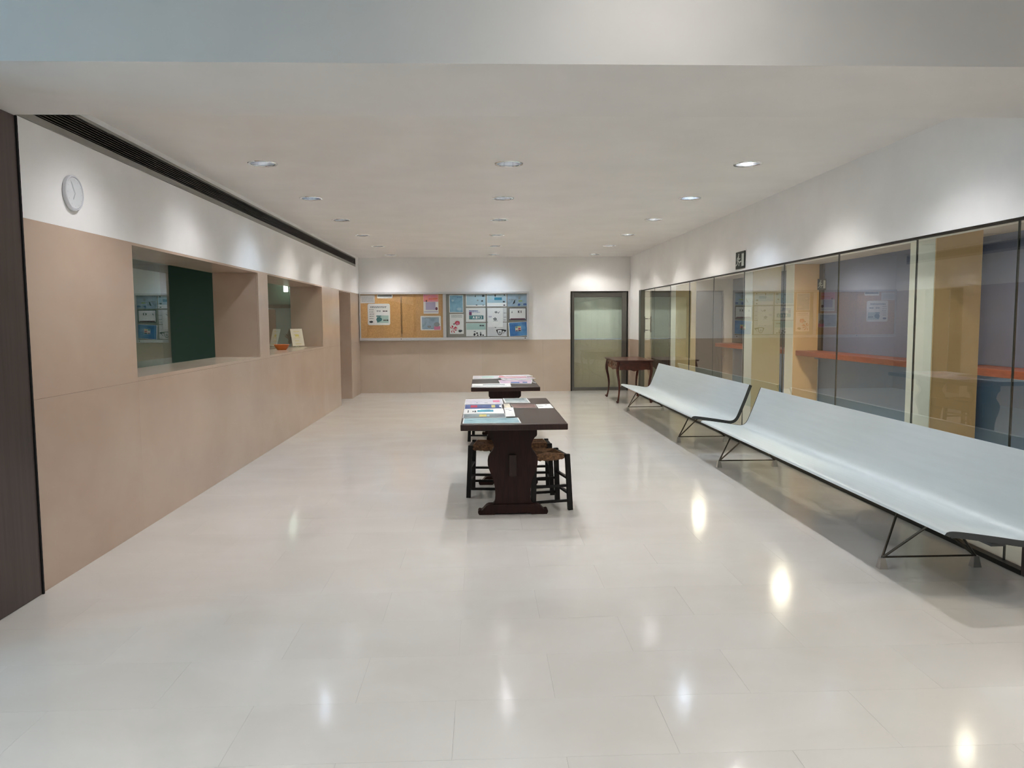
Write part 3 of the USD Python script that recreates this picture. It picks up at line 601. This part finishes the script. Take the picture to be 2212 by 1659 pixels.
for sx in (-1, 1):
    for sy in (-1, 1):
        P, r = [], []
        for i in range(19):
            u = i / 18; z = .745 * (1 - u)
            o = .022 * math.sin(min(u / .42, 1) * math.pi) * (1 if u < .42 else 0) - .016 * math.sin((u - .42) / .46 * math.pi) * (1 if .42 <= u < .88 else 0) + (.02 * (u - .88) / .12 if u >= .88 else 0)
            P.append((sx * (.285 + o), sy * (.585 + o), max(z, .0)))
            r.append(.027 if u < .2 else .027 - .012 * min(1, (u - .2) / .55) + (.006 * (u - .9) / .1 if u > .9 else 0))
        lg = part(ct, 'leg', sweep(P, r, 12), 'mahogany', 50)
        ball = trimesh.creation.icosphere(2, .017); ball.apply_scale((1, 1, .85)); ball.apply_translation((sx * .318, sy * .618, .028)); part(lg, 'scroll_foot', ball, 'mahogany', True)

# ------------------------------------------------------------------ benches
from scipy.interpolate import CubicSpline
BP = np.array([(2.330, .402), (2.340, .415), (2.365, .419), (2.42, .414), (2.53, .398), (2.65, .379), (2.74, .365), (2.785, .366), (2.815, .382), (2.835, .408), (2.86, .462), (2.885, .525), (2.915, .60), (2.945, .68), (2.968, .742), (2.978, .768)])
tt = np.r_[0, np.cumsum(np.linalg.norm(np.diff(BP, axis=0), axis=1))]
cs = CubicSpline(tt, BP); ts = np.linspace(0, tt[-1], 64); PT = cs(ts); DV = cs(ts, 1); NRM = np.c_[DV[:, 1], -DV[:, 0]] / np.linalg.norm(DV, axis=1)[:, None]
def prof(th0, th1, cut=0.0):
    a = PT + NRM * th0; b = PT + NRM * th1; return Polygon(np.vstack([a, b[::-1]])).buffer(0)
def xz_along(poly, y0, y1):
    m = extrude(poly, y1 - y0); return xz(m, y0)
def bench(y0, y1, ys, label):
    t = thing('bench', label, 'bench', (0, 0, 0), group='long metal benches')
    m = xz_along(prof(0, .014), y0 + .006, y1 - .006)
    part(t, 'seat_shell', m, 'aluminium_seat', 35)
    for a in (y0, y1 - .0055): part(t, 'end_cap', xz_along(prof(-.003, .030), a, a + .0055), 'seat_edge', 35)
    part(t, 'under_beam', [bx(2.60, 2.68, y0 + .05, y1 - .05, .325, .345, .004), bx(2.63, 2.65, y0 + .05, y1 - .05, .3455, .364)], 'seat_edge')
    for y in ys:
        sg = []
        for fx in (2.39, 2.965):
            ft = part(t, 'foot', hull([(fx + sx * .025, y + sy * .025, 0) for sx in (-1, 1) for sy in (-1, 1)] + [(fx + sx * .014, y + sy * .014, .066) for sx in (-1, 1) for sy in (-1, 1)]), 'foot_metal')
            part(t, 'leg_rod', [tube((fx, y, .064), (2.595 if fx < 2.6 else 2.685, y + s * .19, .338), .0075) for s in (-1, 1)], 'rod_steel', 40)
        part(t, 'cross_rod', tube((2.39, y, .068), (2.965, y, .068), .006), 'rod_steel', 40)
bench(3.70, 8.06, (4.41, 7.59), 'long pale metal bench nearest the camera, along the glass partition')
bench(8.40, 12.82, (9.20, 12.46), 'long pale metal bench further back, ending at the corner table')

# ------------------------------------------------------------------ clock, sign, counter items
ck = thing('wall_clock', 'round white wall clock high on the left wall', 'clock', (-2.470, 4.80, 2.285))
def face(m):   # lathe axis z -> axis +x
    m = m.copy(); m.apply_transform(trimesh.transformations.rotation_matrix(math.pi / 2, [0, 1, 0])); return m
part(ck, 'rim', face(lathe([(.092, .0), (.104, .0), (.106, .008), (.104, .020), (.099, .0235), (.094, .022), (.092, .0)], 48)), 'clock_rim', 35)
part(ck, 'dial', face(lathe([(0, .001), (.0915, .001), (.0915, .0195), (0, .0195)], 48)), 'clock_face')
part(ck, 'minute_hand', hull([(.0215, -.003, .0), (.0215, .003, .0), (.0225, .003, .0), (.0225, -.040, .062), (.0215, -.040, .062), (.0225, -.036, .064)]), 'clock_hand')
part(ck, 'hour_hand', hull([(.023, -.003, .0), (.023, .003, .0), (.024, .003, .0), (.024, -.028, -.040), (.023, -.028, -.040), (.024, -.022, -.043)]), 'clock_hand')
part(ck, 'hour_marks', [hull([(.0203, math.sin(a) * r - math.cos(a) * s * .0015, math.cos(a) * r + math.sin(a) * s * .0015) for r in (.074, .083) for s in (-1, 1)] + [(.0209, math.sin(a) * .0785, math.cos(a) * .0785)]) for a in np.linspace(0, 2 * math.pi, 13)[:-1]], 'clock_hand')

def exit_sign(y_left, x, z0, w, h, label, rot=0):
    """dark plate with a white running figure and doorway; reads from the room (towards -x), left = larger y"""
    t = thing('exit_sign', label, 'sign', (x, y_left, z0), rot)
    def yzp(poly, d0, d1):
        poly = affinity.scale(poly, w, h, origin=(0, 0)); m = extrude(poly, d1 - d0); v = m.vertices.copy()
        m.vertices = np.c_[-d0 - v[:, 2], -v[:, 0], v[:, 1]]; trimesh.repair.fix_normals(m); return m
    part(t, 'plate', yzp(sbox(0, 0, 1, 1), .001, .012), 'sign_dark')
    part(t, 'doorway', yzp(sbox(.68, .14, .92, .86), .0125, .0135), 'sign_white')
    from shapely.geometry import LineString
    from shapely.ops import unary_union
    L = lambda pts, r: LineString(pts).buffer(r, 6)
    man = [Point(.36, .84).buffer(.055), L([(.33, .74), (.27, .50)], .055), L([(.32, .70), (.17, .62), (.13, .48)], .026), L([(.33, .70), (.40, .55), (.50, .60)], .026),
           L([(.27, .48), (.42, .38), (.62, .42)], .034), L([(.26, .47), (.20, .30), (.06, .22)], .036), L([(.42, .38), (.38, .2)], .030)]
    part(t, 'running_figure', yzp(unary_union(man), .0125, .0135), 'sign_white')
exit_sign(9.365, XR - .001, 2.105, .315, .205, 'dark exit sign with a white running figure above the glass partition')
exit_sign(11.72, CX - .135, 1.94, .13, .17, 'small dark exit sign behind the glass, beside the tan pier', 90)

bw = thing('bowl', 'orange bowl on the sill of the far counter window', 'bowl', (-2.81, 10.85, SILL))
part(bw, 'body', lathe([(0, .0), (.06, .0), (.064, .006), (.086, .035), (.104, .070), (.108, .073), (.105, .076), (.098, .072), (.08, .04), (.055, .012), (0, .010)], 40), 'orange_plastic', 40)
cd = thing('card_stand', 'cream printed card leaning on its stand on the sill of the far counter window', 'sign', (-2.83, 11.95, SILL), 42)
lean = lambda m: (m.apply_transform(trimesh.transformations.rotation_matrix(math.radians(-16), [1, 0, 0])), m)[1]
part(cd, 'card', lean(bx(-.10, .10, 0, .004, .022, .295)), 'paper_cream')
for tx in ([lean(bx(-.05, .05 - .03 * (k % 2), -.0006, -.0001, .25 - .05 * k, .257 - .05 * k)) for k in range(5)] + [lean(bx(-.03, .03, -.0006, -.0001, .17, .20))]): part(cd, 'printed_text', tx, 'ink_yellow')
part(cd, 'base', bx(-.088, .088, -.10, .06, 0.0, .006, .002), 'paper_cream')
part(cd, 'back_leg', hull([(-.03, .05, .007), (.03, .05, .007), (-.03, .053, .007), (.03, .053, .007), (-.03, .052, .15), (.03, .052, .15), (-.03, .055, .15), (.03, .055, .15)]), 'paper_cream')

# ------------------------------------------------------------------ notice boards on the end wall
def U(u): return -2.561 + (u - 773) * .009588
def Zv(v): return 2.099 - (v - 632) * .009563
FB = YB - .078          # front of the cabinet
nb = thing('notice_board', 'wide glazed aluminium notice cabinet on the end wall, half cork and half grey', 'notice board')
xa, xb, za, zb = U(774.5), U(1142), Zv(736), Zv(631.5)
xd0, xd1 = U(955), U(962)
part(nb, 'cork_panel', bx(U(777), xd0, YB - .04, YB - .03, Zv(731), Zv(636)), 'cork')
part(nb, 'felt_panel', bx(xd1, U(1138), YB - .04, YB - .03, Zv(731), Zv(636)), 'felt_grey')
part(nb, 'back_panel', bx(xa + .005, xb - .005, YB - .0295, YB - .0005, za + .005, zb - .005), 'cabinet_aluminium')
part(nb, 'top_rail', bx(xa, xb, FB, YB - .041, Zv(636), zb, .004), 'cabinet_aluminium')
part(nb, 'bottom_rail', bx(xa, xb, FB - .015, YB - .041, za, Zv(730.5), .004), 'cabinet_aluminium')
part(nb, 'side_rail', bx(xa, U(777), FB, YB - .041, Zv(730), Zv(636.2), .003), 'cabinet_aluminium')
part(nb, 'side_rail', bx(U(1138), xb, FB, YB - .041, Zv(730), Zv(636.2), .003), 'cabinet_aluminium')
part(nb, 'divider', bx(xd0, xd1, FB, YB - .0405, Zv(730), Zv(636.2), .003), 'cabinet_aluminium')
for (a, b, o) in ((U(777) + .002, U(867), 0), (U(863), xd0 - .002, .012), (xd1 + .002, U(1051), 0), (U(1048), U(1138) - .002, .012)):
    part(nb, 'sliding_pane', bx(a, b, FB + .012 + o, FB + .016 + o, Zv(730) + .002, Zv(636.2) - .002), 'cabinet_glass')
part(nb, 'lock', [tube((U(1134), FB - .020, Zv(733)), (U(1134), FB - .0152, Zv(733)), .012), tube((U(864), FB - .020, Zv(733)), (U(864), FB - .0152, Zv(733)), .009)], 'rod_steel')
PY = YB - .0405
def rrect(x0, x1, z0, z1, r): return sbox(x0 + r, z0 + r, x1 - r, z1 - r).buffer(r, 4) if r else sbox(x0, z0, x1, z1)
def poster(name, label, cat, u0, u1, v0, v1, base, prints, group, r=0.0, tilt=0.0, lift=0.0):
    """prints: (part name, material, [shapely shapes in unit square, origin lower left])"""
    x0, x1, z0, z1 = U(u0), U(u1), Zv(v1), Zv(v0)
    t = thing(name, label, cat, ((x0 + x1) / 2, PY - lift, (z0 + z1) / 2), group=group)
    w, h = x1 - x0, z1 - z0
    def fl(p, d0, d1):
        p = affinity.rotate(p, tilt, origin=(0, 0)) if tilt else p
        m = extrude(p, d1 - d0); v = m.vertices.copy(); m.vertices = np.c_[v[:, 0], -d0 - v[:, 2], v[:, 1]]; trimesh.repair.fix_normals(m); return m
    part(t, 'sheet', fl(rrect(-w / 2, w / 2, -h / 2, h / 2, r), 0.0003, .0018), base)
    d = .0019
    for nm, mt, shp in prints:
        ms = [fl(affinity.translate(affinity.scale(s_, w, h, origin=(0, 0)), -w / 2, -h / 2), d, d + .0004) for s_ in shp]
        for q_ in (ms if len(ms) <= 6 else [ms]): part(t, nm, q_, mt, kind='stuff' if q_ is ms else None)
        d += .0005
def RC_(x0, y0, x1, y1): return sbox(x0, y0, x1, y1)
def lines(x0, x1, ys, h=.02, seed=1):
    r = random.Random(seed); o = []
    for y in ys:
        x = x0
        while x < x1 - .02:
            w = r.uniform(.03, .11); o.append(sbox(x, y, min(x + w, x1), y + h)); x += w + .018
    return o
def blob(cx, cy, rx, ry, seed=0, n=18, k=.35):
    r = random.Random(seed); return Polygon([(cx + rx * math.cos(a) * (1 - k * r.random()), cy + ry * math.sin(a) * (1 - k * r.random())) for a in np.linspace(0, 2 * math.pi, n + 1)[:-1]]).buffer(0)
GB, GC = 'papers pinned in the cork half of the notice cabinet', 'posters in the grey half of the notice cabinet'
poster('notice', 'grey printed notice at the top left corner of the cork board', 'notice', 777.5, 808, 637.5, 655, 'paper_grey', [('printed_text', 'ink_grey', lines(.08, .9, (.2, .35, .5, .65), .05, 2))], GB)
poster('notice', 'white laminated strip at the top of the cork board', 'notice', 813, 846.5, 636.5, 644.5, 'paper_white', [('picture', 'ink_grey', [RC_(.05, .45, .95, .98)])], GB, r=.02)
poster('notice', 'square laminated white notice with a dark green picture on the cork board', 'notice', 792, 840.5, 656, 702.5, 'paper_white', [
    ('printed_area', 'ink_mint', [RC_(.40, .10, .93, .45)]), ('printed_text', 'ink_grey', lines(.12, .84, (.80, .84), .035, 3) + lines(.08, .28, (.70, .6, .5, .4, .3), .03, 4) + lines(.40, .58, (.62, .66), .03, 5)),
    ('picture', 'ink_teal', [blob(.50, .26, .15, .15, 3), RC_(.38, .40, .60, .44)]), ('title', 'ink_dark', lines(.68, .88, (.63,), .04, 6) + lines(.70, .92, (.2,), .05, 7) + [blob(.15, .15, .09, .06, 8)])], GB, r=.035)
poster('poster', 'pink and white poster at the right of the cork board', 'poster', 913, 945.5, 636.5, 678.5, 'paper_white', [('picture', 'print_rose', [RC_(0.01, .62, .99, .99)]), ('printed_band', 'ink_orange', [Polygon([(.35, .72), (.95, .76), (.95, .82), (.6, .78), (.35, .80)])]),
    ('printed_text', 'ink_lilac', [RC_(.15, .2, .8, .6), RC_(.03, .08, .97, .12)]), ('emblem', 'ink_wine', [Point(.87, .26).buffer(.08), Point(.2, .66).buffer(.05)])], GB)
poster('notice', 'wide laminated notice with a pink corner at the lower right of the cork board', 'notice', 906, 950.5, 683, 714.5, 'paper_white', [('printed_area', 'print_lightblue', [RC_(.07, .07, .9, .9)]), ('picture', 'ink_pink', [RC_(.66, .03, .97, .28)]), ('picture', 'ink_grey', [blob(.80, .40, .15, .17, 5, k=.15), blob(.42, .25, .12, .10, 6), Polygon([(.15, .8), (.3, .9), (.5, .88), (.5, .82), (.3, .84)])])], GB, r=.02)
poster('poster', 'pale blue portrait poster at the top left of the grey board', 'poster', 969, 999.5, 638, 676.5, 'paper_white', [('picture', 'print_sky', [RC_(.04, .03, .96, .97)]), ('printed_text', 'ink_blue', lines(.55, .9, (.84, .88), .025, 9)), ('picture', 'ink_skyblue', [blob(.25, .68, .12, .07, 4), blob(.7, .2, .2, .1, 9)])], GC)
poster('poster', 'white poster with red and white striped swirls at the lower left of the grey board', 'poster', 969.5, 1000, 679.5, 723, 'paper_white', [
    ('printed_text', 'ink_grey', lines(.12, .9, (.88, .92, .82), .022, 10)), ('picture', 'ink_red', [Polygon([(.18, .25), (.02, .40), (.05, .30)]), Polygon([(.18, .25), (.12, .43), (.26, .40)]), Polygon([(.2, .25), (.42, .38), (.55, .28)]), Polygon([(.2, .23), (.5, .22), (.45, .16)]), Polygon([(.2, .22), (.3, .06), (.38, .08)]), Polygon([(.17, .22), (.08, .10), (.16, .06)]), blob(.55, .55, .2, .13, 12)]),
    ('picture', 'ink_pink', [blob(.55, .52, .12, .07, 13)]), ('picture', 'ink_dark', [blob(.75, .15, .18, .08, 14, k=.5), blob(.32, .50, .10, .03, 15)])], GC)
poster('poster', 'white wide poster with small dark marks, top row left of the grey board', 'poster', 1005, 1048.5, 637, 663.5, 'paper_white', [('picture', 'ink_skyblue', [RC_(.04, .12, .97, .97)]), ('printed_text', 'ink_dark', [RC_(.46, .78, .5, .92), RC_(.82, .80, .93, .95), blob(.82, .45, .06, .08, 16), blob(.54, .12, .06, .04, 17)]), ('printed_text', 'ink_grey', lines(.1, .4, (.85,), .05, 18) + [blob(.6, .5, .05, .07, 19), blob(.87, .12, .05, .06, 20)])], GC)
poster('poster', 'white wide poster with a magenta square and a teal banner', 'poster', 1005, 1048.5, 666.5, 697, 'paper_white', [('printed_band', 'ink_teal', [RC_(.16, .18, .88, .46)]), ('printed_block', 'ink_magenta', [RC_(.16, .48, .29, .72)]), ('printed_text', 'ink_blue', lines(.16, .6, (.74, .79), .04, 21) + lines(.3, .7, (.67,), .03, 22)),
    ('banner_lettering', 'paper_white', [Polygon([(.33, .22), (.37, .41), (.41, .41), (.45, .22), (.42, .22), (.41, .27), (.37, .27), (.36, .22)]), RC_(.48, .22, .57, .40), RC_(.60, .22, .63, .42), Polygon([(.64, .32), (.70, .42), (.74, .42), (.67, .32), (.74, .22), (.70, .22)]), RC_(.77, .22, .80, .40)])], GC)
poster('poster', 'white wide poster with a row of small black figures at the bottom', 'poster', 1005, 1048.5, 699.5, 728.5, 'paper_white', [('picture', 'ink_mint', [RC_(.02, .5, .98, .98)]), ('printed_text', 'ink_dark', lines(.68, .90, (.76,), .09, 23)), ('picture', 'ink_black', [blob(.42, .14, .06, .13, 24), blob(.55, .24, .06, .07, 25), blob(.58, .08, .05, .07, 26), blob(.73, .12, .06, .12, 27), blob(.85, .08, .05, .06, 28)]), ('picture', 'ink_grey', [blob(.73, .28, .05, .07, 29), Point(.43, .36).buffer(.05)])], GC)
poster('poster', 'white wide poster with a cyan block near its top', 'poster', 1051, 1094, 637, 663.5, 'paper_white', [('picture', 'ink_skyblue', [RC_(.02, .3, .98, .97)]), ('printed_block', 'ink_cyan', [RC_(.38, .52, .76, .74)]), ('printed_text', 'ink_dark', [Polygon([(.38, .97), (.47, .97), (.44, .78), (.40, .80)]), RC_(.86, .88, .92, .98), blob(.86, .38, .07, .08, 30), blob(.88, .1, .06, .06, 31)]), ('picture', 'ink_mint', [Point(.15, .72).buffer(.11).difference(Point(.12, .74).buffer(.07))])], GC)
poster('poster', 'pale wide poster in the centre of the grey board, partly covered by a white sheet', 'poster', 1051, 1094, 666.5, 697, 'paper_grey', [('printed_text', 'ink_grey', lines(.85, .98, (.1, .3, .6), .05, 32))], GC)
poster('notice', 'plain white sheet hanging over the centre posters of the grey board', 'notice', 1053, 1085.5, 667, 708.5, 'paper_white', [('picture', 'ink_grey', [blob(.55, .78, .12, .07, 33), Polygon([(.66, .74), (.82, .84), (.70, .70)]), blob(.48, .42, .16, .09, 34), RC_(.33, .31, .66, .33)]), ('printed_text', 'ink_lilac', lines(.05, .25, (.5, .55), .03, 35))], GC, lift=.004)
poster('poster', 'pale poster with a drawing of thick black spectacles', 'poster', 1051, 1094, 698.5, 728.8, 'paper_grey', [('picture', 'ink_black', [
    Polygon([(.45, .47), (.60, .52), (.80, .50), (.96, .46), (.98, .44), (.92, .30), (.90, .36), (.84, .20), (.80, .22), (.78, .40), (.76, .20), (.68, .08), (.58, .09), (.50, .28)]).difference(Polygon([(.53, .44), (.60, .47), (.72, .46), (.75, .40), (.73, .22), (.67, .13), (.59, .14), (.54, .28)])).difference(Polygon([(.79, .24), (.83, .22), (.88, .37), (.80, .40)]))]), ('picture', 'ink_grey', [blob(.64, .27, .07, .11, 36), blob(.42, .75, .07, .18, 37)])], GC)
poster('poster', 'pale blue poster with a lime green bar at the top right of the grey board', 'poster', 1096, 1138, 637, 664, 'print_lightblue', [('printed_block', 'ink_lime', [RC_(.57, .40, .77, .50)]), ('printed_text', 'ink_dark', [Polygon([(.36, .52), (.41, .52), (.38, .28), (.27, .18), (.30, .34)])]), ('printed_text', 'ink_grey', lines(.06, .45, (.52,), .06, 38) + [RC_(.57, .58, .67, .82)]), ('picture', 'ink_blue', [blob(.60, .15, .08, .12, 39), blob(.9, .18, .12, .1, 40)])], GC)
poster('poster', 'white poster with a dark outline and a wine-red bar along its bottom', 'poster', 1099, 1137, 667, 693.5, 'ink_dark', [('printed_area', 'paper_white', [RC_(.03, .07, .96, .96)]), ('printed_text', 'ink_black', [Polygon([(.52, .58), (.52, .78), (.55, .78), (.55, .70), (.60, .78), (.63, .78), (.58, .68), (.63, .58), (.60, .58), (.55, .66), (.55, .58)]), RC_(.68, .58, .72, .78)]), ('printed_band', 'ink_wine', [RC_(.08, .04, .92, .14)]), ('picture', 'ink_grey', [Polygon([(.13, .58), (.21, .58), (.18, .78)])])], GC)
poster('poster', 'bright blue poster hung askew at the lower right of the grey board', 'poster', 1098, 1138.5, 698, 728.6, 'paper_white', [('picture', 'print_blue_poster', [RC_(.05, .02, .99, .98)]), ('emblem_ground', 'paper_cream', [RC_(.36, .34, .68, .70)]), ('emblem', 'ink_green', [RC_(.37, .58, .49, .69)]), ('emblem', 'ink_yellow', [RC_(.52, .60, .65, .69)]), ('emblem', 'ink_red', [RC_(.52, .47, .65, .57)]), ('emblem', 'ink_magenta', [RC_(.37, .35, .49, .42)]), ('emblem', 'ink_dark', [RC_(.52, .35, .66, .43)])], GC, tilt=3.5)
